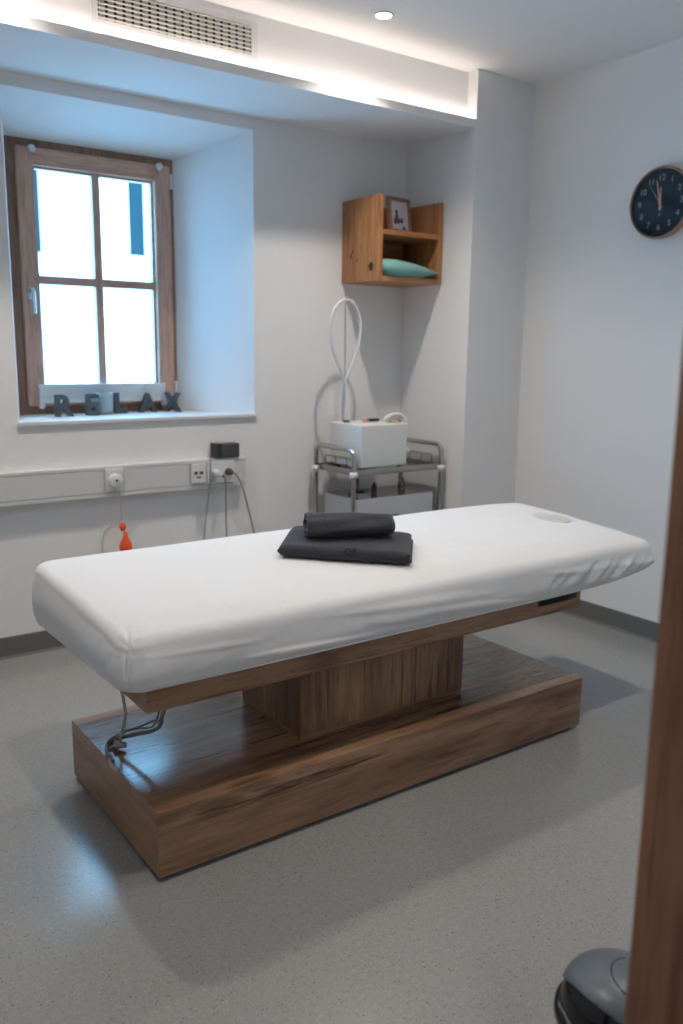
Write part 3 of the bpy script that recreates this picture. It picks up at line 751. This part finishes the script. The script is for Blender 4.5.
for y, z, a, b in ((3.560, 1.800, .019, .023), (3.735, 1.862, .008, .014), (3.722, 1.885, .008, .009), (3.68, 1.838, .004, .006)):
    bm = new(); lathe(bm, [(1,0),(.9,.0006),(.01,.0009)], (0,0,0), 20, Matrix.Translation((sx0-.0001, y, z)) @ Matrix.Rotation(-PI/2, 4, 'Y') @ Matrix.Diagonal((b, a, 1, 1)), cap=False); obj('wood_knot', bm, M['knot'], lp)
# photo frame leaning on the upper shelf
fr = thing('photo_frame', 'small brown photo frame with a pale picture standing on the upper shelf', 'photo frame', (2.92, 3.60, 1.9825))
fm = Matrix.Translation((2.918, 3.585, 1.9825)) @ Matrix.Rotation(math.radians(9), 4, 'Z') @ Matrix.Rotation(math.radians(-7), 4, 'X')
bm = new()
w2, h2, b_ = .082, .178, .017
for a in ((-w2, -w2+b_, 0, h2), (w2-b_, w2, 0, h2), (-w2+b_, w2-b_, 0, b_), (-w2+b_, w2-b_, h2-b_, h2)):
    box(bm, a[0], a[1], -.010, .010, a[2], a[3], mtx=fm)
obj('frame_border', bm, M['fbrown'], fr)
bm = new(); box(bm, -w2+b_-.002, w2-b_+.002, -.003, .004, b_-.002, h2-b_+.002, mtx=fm); pic = obj('picture', bm, M['photo'], fr)
bm = new()
for x, z, rx, rz_ in ((-.022,.105,.010,.013),(-.022,.082,.013,.016),(-.036,.058,.012,.016),(-.012,.060,.015,.015),(.014,.064,.012,.015),(.03,.026,.013,.010)):
    lathe(bm, [(1,0),(.01,.0005)], (0,0,0), 16, fm @ Matrix.Translation((x,-.0032,z)) @ Matrix.Rotation(PI/2, 4, 'X') @ Matrix.Diagonal((rx, rz_, 1, 1)), cap=False)
obj('picture_figures', bm, M['ink'], pic)
bm = new(); box(bm, -.012, .012, .011, .014, .004, .13, mtx=fm @ Matrix.Translation((0,.012,0)) @ Matrix.Rotation(math.radians(-14), 4, 'X')); obj('easel_strut', bm, M['fbrown'], fr)
# mint cushion
def cushion():
    bm = new(); nx, ny = 40, 28
    top, bot = {}, {}
    x0, x1, y0, y1 = 2.740, 3.104, 3.470, 3.72
    for i in range(nx+1):
        for j in range(ny+1):
            u, v = i/nx*2-1, j/ny*2-1
            e = (1-abs(u)**3.2)*(1-abs(v)**3)
            taper = .047-.018*u-.016*max(0, u)**2
            h = taper*max(0, e)**.45
            x = (x0+x1)/2+u*(x1-x0)/2*(1-.04*v*v); y = (y0+y1)/2+v*(y1-y0)/2*(1-.04*u*u)
            wr = .0018*noise.noise(V((u*5, v*6, 2)))*e
            zc = .036-.004*u
            top[i,j] = bm.verts.new((x, y, sz0+.0265+zc*(1)+h+wr-.002))
            bot[i,j] = top[i,j] if i in (0,nx) or j in (0,ny) else bm.verts.new((x, y, max(sz0+.0268, sz0+.0265+zc-h-.002)))
    for i in range(nx):
        for j in range(ny):
            bm.faces.new((top[i,j], top[i+1,j], top[i+1,j+1], top[i,j+1]))
            f = [bot[i,j], bot[i,j+1], bot[i+1,j+1], bot[i+1,j]]
            try: bm.faces.new(f)
            except ValueError: pass
    return bm
tag(recentre(obj('cushion', cushion(), M['mint'], smooth=True)), 'mint green cushion lying in the lower compartment of the pine shelf', 'cushion')

# ------------------------------------------------------------------ wall clock
cy_, cz_ = 2.461, 2.056
CX = XR
t = thing('wall_clock', 'round wall clock with a navy dial and copper rim on the right wall', 'clock', (XR, cy_, cz_))
cm = Matrix.Translation((CX, cy_, cz_)) @ Matrix.Rotation(-PI/2, 4, 'Y')   # local z -> -x (into the room)
CR = Matrix(((0,0,-1,0),(-1,0,0,0),(0,1,0,0),(0,0,0,1)))                     # text: right -> -y, up -> z, out -> -x
cT = Matrix.Translation((CX, cy_, cz_)) @ CR
cm = cm @ Matrix.Diagonal((.965,.965,1,1)); cT = cT @ Matrix.Diagonal((.965,.965,1,1))
bm = new(); lathe(bm, [(.150,.001),(.160,.006),(.163,.03),(.162,.045),(.158,.0475),(.1545,.045),(.1535,.036),(.1535,.0345),(.002,.0345)], None, 72, cm); obj('case_rim', bm, M['copper_s'], t, angle=35)
bm = new(); lathe(bm, [(.001,.0348),(.1530,.0348),(.1530,.0356),(.001,.0356)], None, 64, cm); dial = obj('dial', bm, M['navy'], t)
grey_cu = plain('dial_numerals', (.46,.36,.34), .5)
for k in range(1, 13):
    a = PI/2-k*PI/6; r = .112
    flat_text(str(k),   .038, cT @ Matrix.Translation((r*math.cos(a), r*math.sin(a), .0364)), grey_cu, t, 'numeral', extrude=.0003)
def hand(ang, l, w, tail, z, nm):
    bm = new(); a = math.radians(ang)
    poly = [(-w*.6,-tail),(w*.6,-tail),(w,0),(w*.55,l),(-w*.55,l),(-w,0)]
    prism(bm, poly, z, z+.0012, cT @ Matrix.Rotation(-a, 4, 'Z')); obj(nm, bm, M['copper'], t)
hand(0, .070, .0048, .036, .0375, 'hour_hand'); hand(-13, .104, .0042, .036, .0392, 'minute_hand'); hand(-36, .100, .0012, .03, .0407, 'second_hand')
bm = new(); lathe(bm, [(.007,.036),(.007,.0425),(.001,.043)], None, 20, cm); obj('hand_hub', bm, M['copper'], t)
bm = new()
prism(bm, [(0,.006),(.009,.006),(.009,.002),(.005,0),(.005,-.008),(.003,-.008),(.003,0),(0,.002)], .0357, .0363, cT @ Matrix.Translation((-.004,-.054,0))); obj('maker_mark', bm, grey_cu, t)
bm = new(); lathe(bm, [(.001,.0440),(.1540,.0440),(.1540,.0452),(.001,.0452)], None, 64, cm); obj('cover_glass', bm, M['cglass'], t)

# ------------------------------------------------------------------ trolley
t = thing('steel_trolley', 'chrome steel trolley cart standing in the alcove behind the bed', 'trolley', (2.81, 3.585, 0))
TX0, TX1, TY0, TY1 = 2.512, 3.098, 3.41, 3.752
for x in (TX0, TX1):
    pts = [V((x, TY0, .035))]+bend_corner((x,TY0,.035), (x,TY0,.886), (x,TY1,.886), .045)+bend_corner((x,TY0,.886), (x,TY1,.886), (x,TY1,.035), .045)+[V((x,TY1,.035))]
    bm = new(); tube(bm, pts, .0125, 14, smooth=False); obj('tube_frame', bm, M['steel'], t, smooth=True)
    for y in (TY0, TY1):
        bm = new(); lathe(bm, [(.0130,-.016),(.021,-.011),(.023,0),(.021,.011),(.0130,.016)], (x,y,.760), 20); obj('plastic_collar', bm, M['bead'], t, smooth=True)
        bm = new(); lathe(bm, [(.013,-.008),(.018,-.006),(.018,.006),(.013,.008)], (x,y,.335), 20); obj('plastic_collar', bm, M['bead'], t, smooth=True)
        bm = new(); lathe(bm, [(.004,-.009),(.021,-.008),(.025,0),(.021,.008),(.004,.009)], None, 24, Matrix.Translation((x, y, .0255)) @ Matrix.Rotation(PI/2, 4, 'Y'))
        box(bm, x-.014, x+.014, y-.008, y+.008, .046, .052); box(bm, x-.014, x-.011, y-.008, y+.008, .02, .052); box(bm, x+.011, x+.014, y-.008, y+.008, .02, .052)
        obj('castor', bm, M['dgrey'], t, angle=40)
for z, nm in ((.757, 'upper_tray'), (.335, 'lower_tray')):
    bm = new(); box(bm, TX0+.012, TX1-.012, TY0+.004, TY1-.004, z, z+.003)
    hole_ = (TX0+.012, TX1-.012, TY0+.004, TY1-.004)
    box(bm, hole_[0], hole_[1], hole_[2], hole_[2]+.002, z-.004, z+.028); box(bm, hole_[0], hole_[1], hole_[3]-.002, hole_[3], z-.004, z+.028)
    box(bm, hole_[0], hole_[0]+.002, hole_[2], hole_[3], z-.004, z+.028); box(bm, hole_[1]-.002, hole_[1], hole_[2], hole_[3], z-.004, z+.028)
    obj(nm, bm, M['tray'], t)
for x in (TX0+.040, TX1-.040):
    za, zb = .760, .832
    pts = [V((x, TY0+.03, za))]+bend_corner((x,TY0+.03,za), (x,TY0+.03,zb), (x,TY1-.03,zb), .015)+bend_corner((x,TY0+.03,zb), (x,TY1-.03,zb), (x,TY1-.03,za), .015)+[V((x,TY1-.03,za))]
    bm = new(); tube(bm, pts, .0045, 10, smooth=False)
    for y in (3.53, 3.63): tube(bm, [(x,y,za),(x,y,zb)], .0042, 8, smooth=False)
    obj('gallery_rail', bm, M['steel'], t, smooth=True)

# beauty device on the trolley
DZ0 = .7605
t = thing('treatment_device', 'white treatment device box with a looping hose on top of the trolley', 'device', (2.72, 3.54, DZ0))
bm = bbox_(2.562, 2.862, 3.405+.012, 3.690, .792, 1.010, bev=.007, seg=3); hs = obj('housing', bm, M['white2'], t, angle=40)
for x in (2.59, 2.835):
    for y in (3.445, 3.66):
        bm = new(); lathe(bm, [(.012,0),(.012,.034)], (x, y, .7602), 16); obj('rubber_foot', bm, M['dgrey'], t)
hx, hy = 2.600, 3.60
bm = new(); lathe(bm, [(.018,0),(.018,.012),(.012,.016)], (hx,hy,1.010), 20); obj('hose_socket', bm, plain('brown_ring', (.20,.13,.08), .4), t, angle=40)
bm = new(); tube(bm, [(hx,hy,1.024),(hx,hy,1.10),(hx-.003,hy,1.17),(hx-.005,hy,1.20)], lambda q: .0155-.006*q, 16); obj('hose_handle', bm, M['white'], t, smooth=True)
bm = new(); tube(bm, [(hx-.004,hy,1.19),(hx-.030,hy,1.26),(hx-.075,hy,1.345),(hx-.103,hy,1.43),(hx-.106,hy,1.51),(hx-.085,hy,1.58),(hx-.045,hy,1.622),(hx,hy+.005,1.632),(hx+.045,hy+.008,1.612),(hx+.080,hy+.01,1.56),(hx+.092,hy+.012,1.49),(hx+.080,hy+.015,1.40),(hx+.045,hy+.02,1.30),(hx+.012,hy+.03,1.215),(hx+.005,hy+.04,1.12),(hx+.005,hy+.045,1.012)], .0078, 12); obj('hose', bm, M['white'], t, smooth=True)
bm = new(); tube(bm, [(hx+.002,hy+.022,1.01),(hx+.001,hy+.022,1.35),(hx,hy+.022,1.618)], .0032, 8); tube(bm, [(hx,hy+.022,1.616),(hx,hy+.004,1.622),(hx,hy-.012,1.620)], .0032, 8); obj('hose_stand', bm, M['steel'], t, smooth=True)
bm = new(); tube(bm, [(2.725,3.59,1.0185),(2.80,3.585,1.0185)], .0078, 12, smooth=False); obj('pen_probe', bm, M['black'], t, smooth=True)
bm = new(); lathe(bm, [(.018,0),(.018,.012),(.012,.018),(.004,.020)], (2.700,3.565,1.010), 24); obj('control_knob', bm, M['copper'], t, angle=40)
# round probe with copper lip on the right of the lid
bm = new(); lathe(bm, [(.020,0),(.022,.004),(.020,.009)], (2.813,3.475,1.010), 24); obj('probe_rest', bm, M['copper'], t, angle=40)
bm = new(); tube(bm, [(2.775,3.50,1.0205),(2.79,3.49,1.040),(2.825,3.48,1.052),(2.86,3.47,1.046),(2.882,3.46,1.020),(2.886,3.455,.99)], lambda q: .013-.004*q, 14); tube(bm, [(2.79,3.51,1.020),(2.82,3.50,1.035),(2.85,3.49,1.036),(2.868,3.49,1.018),(2.872,3.49,1.0)], .009, 12); obj('applicator', bm, M['white'], t, smooth=True)
bm = new(); ball(bm, (2.876,3.44,.865), .017, (1,1,1)); tube(bm, [(2.861,3.44,.865),(2.876,3.44,.865)], .008, smooth=False); obj('side_knob', bm, M['white'], t, smooth=True)

# lower appliance on the trolley
t = thing('steriliser_box', 'pale grey appliance box on the lower tray of the trolley', 'device', (2.81, 3.57, .339))
bm = bbox_(2.548, 3.062, 3.425, 3.725, .352, .626, bev=.006, seg=2); obj('housing', bm, M['silver'], t, angle=40)
bm = bbox_(2.556, 3.054, 3.433, 3.715, .6262, .6285, bev=.0008, seg=1); obj('glossy_lid', bm, plain('gloss_grey_lid', (.16,.16,.165), .12), t)
for x in (2.58, 3.03):
    for y in (3.46, 3.69):
        bm = new(); lathe(bm, [(.014,0),(.014,.016)], (x, y, .3385), 16); obj('rubber_foot', bm, M['dgrey'], t)
bm = new(); lathe(bm, [(.030,0),(.030,.004),(.022,.007),(.002,.008)], None, 28, Matrix.Translation((2.80,3.4255,.515)) @ Matrix.Rotation(PI/2, 4, 'X') @ Matrix.Diagonal((1.3,.6,1,1))); obj('door_badge', bm, M['dgrey'], t, angle=40)
bm = new(); tube(bm, [(2.60,3.56,.6335),(2.625,3.60,.6335),(2.665,3.60,.64),(2.668,3.58,.68),(2.655,3.57,.72),(2.66,3.60,.6355),(2.69,3.63,.6335),(2.74,3.62,.6335)], .0045, 8); tag(recentre(obj('loose_cable', bm, M['dgrey'], smooth=True)), 'short dark cable lying on the grey box under the upper tray', 'cable')
t = thing('glass_funnel', 'small wire stand on the glossy lid of the grey box on the trolley', 'stand', (2.96,3.6,.629))
bm = new(); tube(bm, [(2.945,3.58,.632),(2.975,3.60,.74)], .0042, 8, smooth=False); obj('rod', bm, M['steel'], t, smooth=True)
bm = new(); tube(bm, [(3.005,3.60,.632),(2.975,3.60,.74)], .0042, 8, smooth=False); obj('rod', bm, M['steel'], t, smooth=True)
t.name = 'wire_stand'
bm = new(); lathe(bm, [(.014,0),(.016,.002),(.016,.038),(.008,.046),(.008,.056),(.002,.056)], (2.76,3.56,.6288), 24); tag(recentre(obj('small_bottle', bm, M['dgrey'], angle=40)), 'small dark bottle on the grey box beneath the upper tray', 'bottle')

# ------------------------------------------------------------------ waste bin behind the doorway
bx, by = 1.178, .782
t = thing('pedal_bin', 'black waste bin with a grey domed lid beside the door frame', 'bin', (bx, by, 0))
bm = new(); lathe(bm, [(.088,.002),(.090,.006),(.105,.235),(.103,.238),(.086,.012),(.002,.010)], (bx,by,0), 48, cap=False); obj('bin_body', bm, M['dgrey'], t, angle=50)
bm = new(); lathe(bm, [(.104,.226),(.113,.228),(.118,.240),(.117,.256),(.110,.264),(.100,.266),(.098,.258)], (bx,by,0), 48, cap=False); obj('bin_rim', bm, M['black'], t, smooth=True)
az = math.radians(-38)
bm = new()
def dome(bm, R, H, z0, sel, nu=64, nv=30, e=2.6):
    g = {}
    for i in range(nu):
        for j in range(nv+1):
            a = 2*PI*i/nu; q = j/nv*PI/2
            g[i,j] = V((R*math.cos(a)*math.cos(q)**(2/e), R*math.sin(a)*math.cos(q)**(2/e), H*math.sin(q)**(2/e)))
    vm = {}
    def gv(i, j):
        if (i,j) not in vm: vm[i,j] = bm.verts.new(V((bx,by,z0))+g[i,j])
        return vm[i,j]
    for i in range(nu):
        for j in range(nv):
            ii = (i+1) % nu
            c = (g[i,j]+g[ii,j]+g[i,j+1]+g[ii,j+1])/4
            if sel(c/R):
                f = [gv(i,j), gv(ii,j), gv(ii,j+1), gv(i,j+1)]
                bm.faces.new(f)
dome(bm, .106, .088, .262, lambda c: True); bmesh.ops.remove_doubles(bm, verts=bm.verts, dist=.0004); obj('lid_hood', bm, M['black'], t, smooth=True)
dv = V((math.cos(math.radians(222)), math.sin(math.radians(222)), 0))
bm = new(); dome(bm, .1085, .0905, .262, lambda c: c.dot(V((-.80,.05,0))) < .10+c.z*.9 and c.z > .02, nu=128, nv=60); bmesh.ops.remove_doubles(bm, verts=bm.verts, dist=.0003)
bmesh.ops.solidify(bm, geom=list(bm.faces), thickness=-.0015); obj('lid_flap', bm, M['mgrey'], t, smooth=True)
bm = new()
pts = []
for k in range(13):
    a = math.radians(200-k*11); 
    xx, yy = .015+.055*math.cos(a), -.04+.060*math.sin(a)
    rr = math.hypot(xx, yy)/.1085; zz = .0905*(max(0, 1-rr**2.6))**(1/2.6)
    pts.append((bx+xx, by+yy, .262+zz+.0006))
tube(bm, pts, .0018, 8); obj('lid_groove', bm, M['black'], t, smooth=True)

BS = Matrix.Diagonal((.93,.93,.885,1))
for o in list(t.children): o.data.transform(BS)
# ------------------------------------------------------------------ house across the street
hb = thing('neighbour_house', 'pale rendered house facade with cornices and blue glass seen through the window', 'building', (3.4, 9.5, -3.5))
FYY = 9.5
bm = new(); box(bm, .6, 5.6, FYY, FYY+5, -3.5, 6.5); obj('facade_wall', bm, M['render'], hb)
bm = new(); box(bm, 2.98, 3.08, FYY-.05, FYY, 2.19, 3.9); box(bm, 3.62, 3.70, FYY-.04, FYY, 2.19, 3.9); box(bm, 4.02, 4.14, FYY-.06, FYY, 2.19, 3.9); obj('pilaster', bm, M['render'], hb)
bm = new(); box(bm, .6, 5.6, FYY-.12, FYY, 2.06, 2.13); box(bm, .6, 5.6, FYY-.08, FYY, 2.13, 2.18); obj('string_course', bm, M['render'], hb)
for z in (2.55, 2.88): 
    bm = new(); box(bm, 3.08, 3.62, FYY-.012, FYY, z, z+.02); obj('moulding', bm, M['render'], hb)
def facade_window(x0, x1, z0, z1):
    bm = new(); hole_frame(bm, (x0-.06, x1+.06, z0-.06, z1+.06), (x0, x1, z0, z1), FYY-.04, FYY-.001); f = obj('window', bm, M['white2'], hb)
    bm = new(); box(bm, x0, x1, FYY-.01, FYY-.002, z0, z1); obj('pane', bm, M['pane'], f)
facade_window(2.30, 2.825, 2.36, 3.75)
facade_window(3.80, 3.985, 2.40, 3.75)
bm = new(); box(bm, -3, 11, 4.8, FYY, -3.6, -3.5); g = obj('street', bm, plain('paving', (.45,.45,.44), .9)); g.name = 'ground'; g['kind'] = 'structure'

# ------------------------------------------------------------------ daylight
w = bpy.data.worlds.new('daylight'); bpy.context.scene.world = w; w.use_nodes = True
bg = w.node_tree.nodes['Background']; bg.inputs[0].default_value = (.18,.54,.95,1); bg.inputs[1].default_value = 15.5
pl = bpy.data.lights.new('window_portal', 'AREA'); pl.shape = 'RECTANGLE'; pl.size = .66; pl.size_y = 1.1; pl.cycles.is_portal = True
po = bpy.data.objects.new('window_portal', pl); C.objects.link(po); po.location = (1.52, YW+.078, 1.69); po.rotation_euler = (PI/2, 0, PI)
po.rotation_euler = (-PI/2, 0, 0)
sun = bpy.data.lights.new('sun', 'SUN'); sun.energy = 3.2; sun.angle = math.radians(1); sun.color = (1,.95,.88)
so = bpy.data.objects.new('sun', sun); C.objects.link(so); so.rotation_euler = (math.radians(48), 0, math.radians(-30))

# ------------------------------------------------------------------ camera
cam = bpy.data.cameras.new('camera'); co = bpy.data.objects.new('camera', cam); C.objects.link(co)
f, yaw, pit, rol = 848.27, .6210, -.1884, .0127
cam.sensor_fit = 'VERTICAL'; cam.sensor_height = 36; cam.lens = f/1024*36; cam.clip_start = .02
co.location = (0,0,1.38)
fw = V((math.sin(yaw)*math.cos(pit), math.cos(yaw)*math.cos(pit), math.sin(pit)))
rt = V((math.cos(yaw), -math.sin(yaw), 0)); up = rt.cross(fw)
# roll: world-aligned right vector expressed in the turned camera
r2 = rt*math.cos(rol)+up*math.sin(rol); u2 = -rt*math.sin(rol)+up*math.cos(rol)
mtx = Matrix((( r2.x, u2.x, -fw.x), (r2.y, u2.y, -fw.y), (r2.z, u2.z, -fw.z))).to_4x4(); mtx.translation = co.location
co.matrix_world = mtx
cam.dof.use_dof = True; cam.dof.focus_distance = 2.35; cam.dof.aperture_fstop = 2.4
sc = bpy.context.scene; sc.camera = co
sc.view_settings.view_transform = 'Standard'; sc.view_settings.look = 'None'; sc.view_settings.gamma = 1; sc.view_settings.use_curve_mapping = False
sc.view_settings.exposure = -.25
sc.cycles.max_bounces = 8; sc.cycles.diffuse_bounces = 5; sc.cycles.sample_clamp_indirect = 40; sc.cycles.use_denoising = True
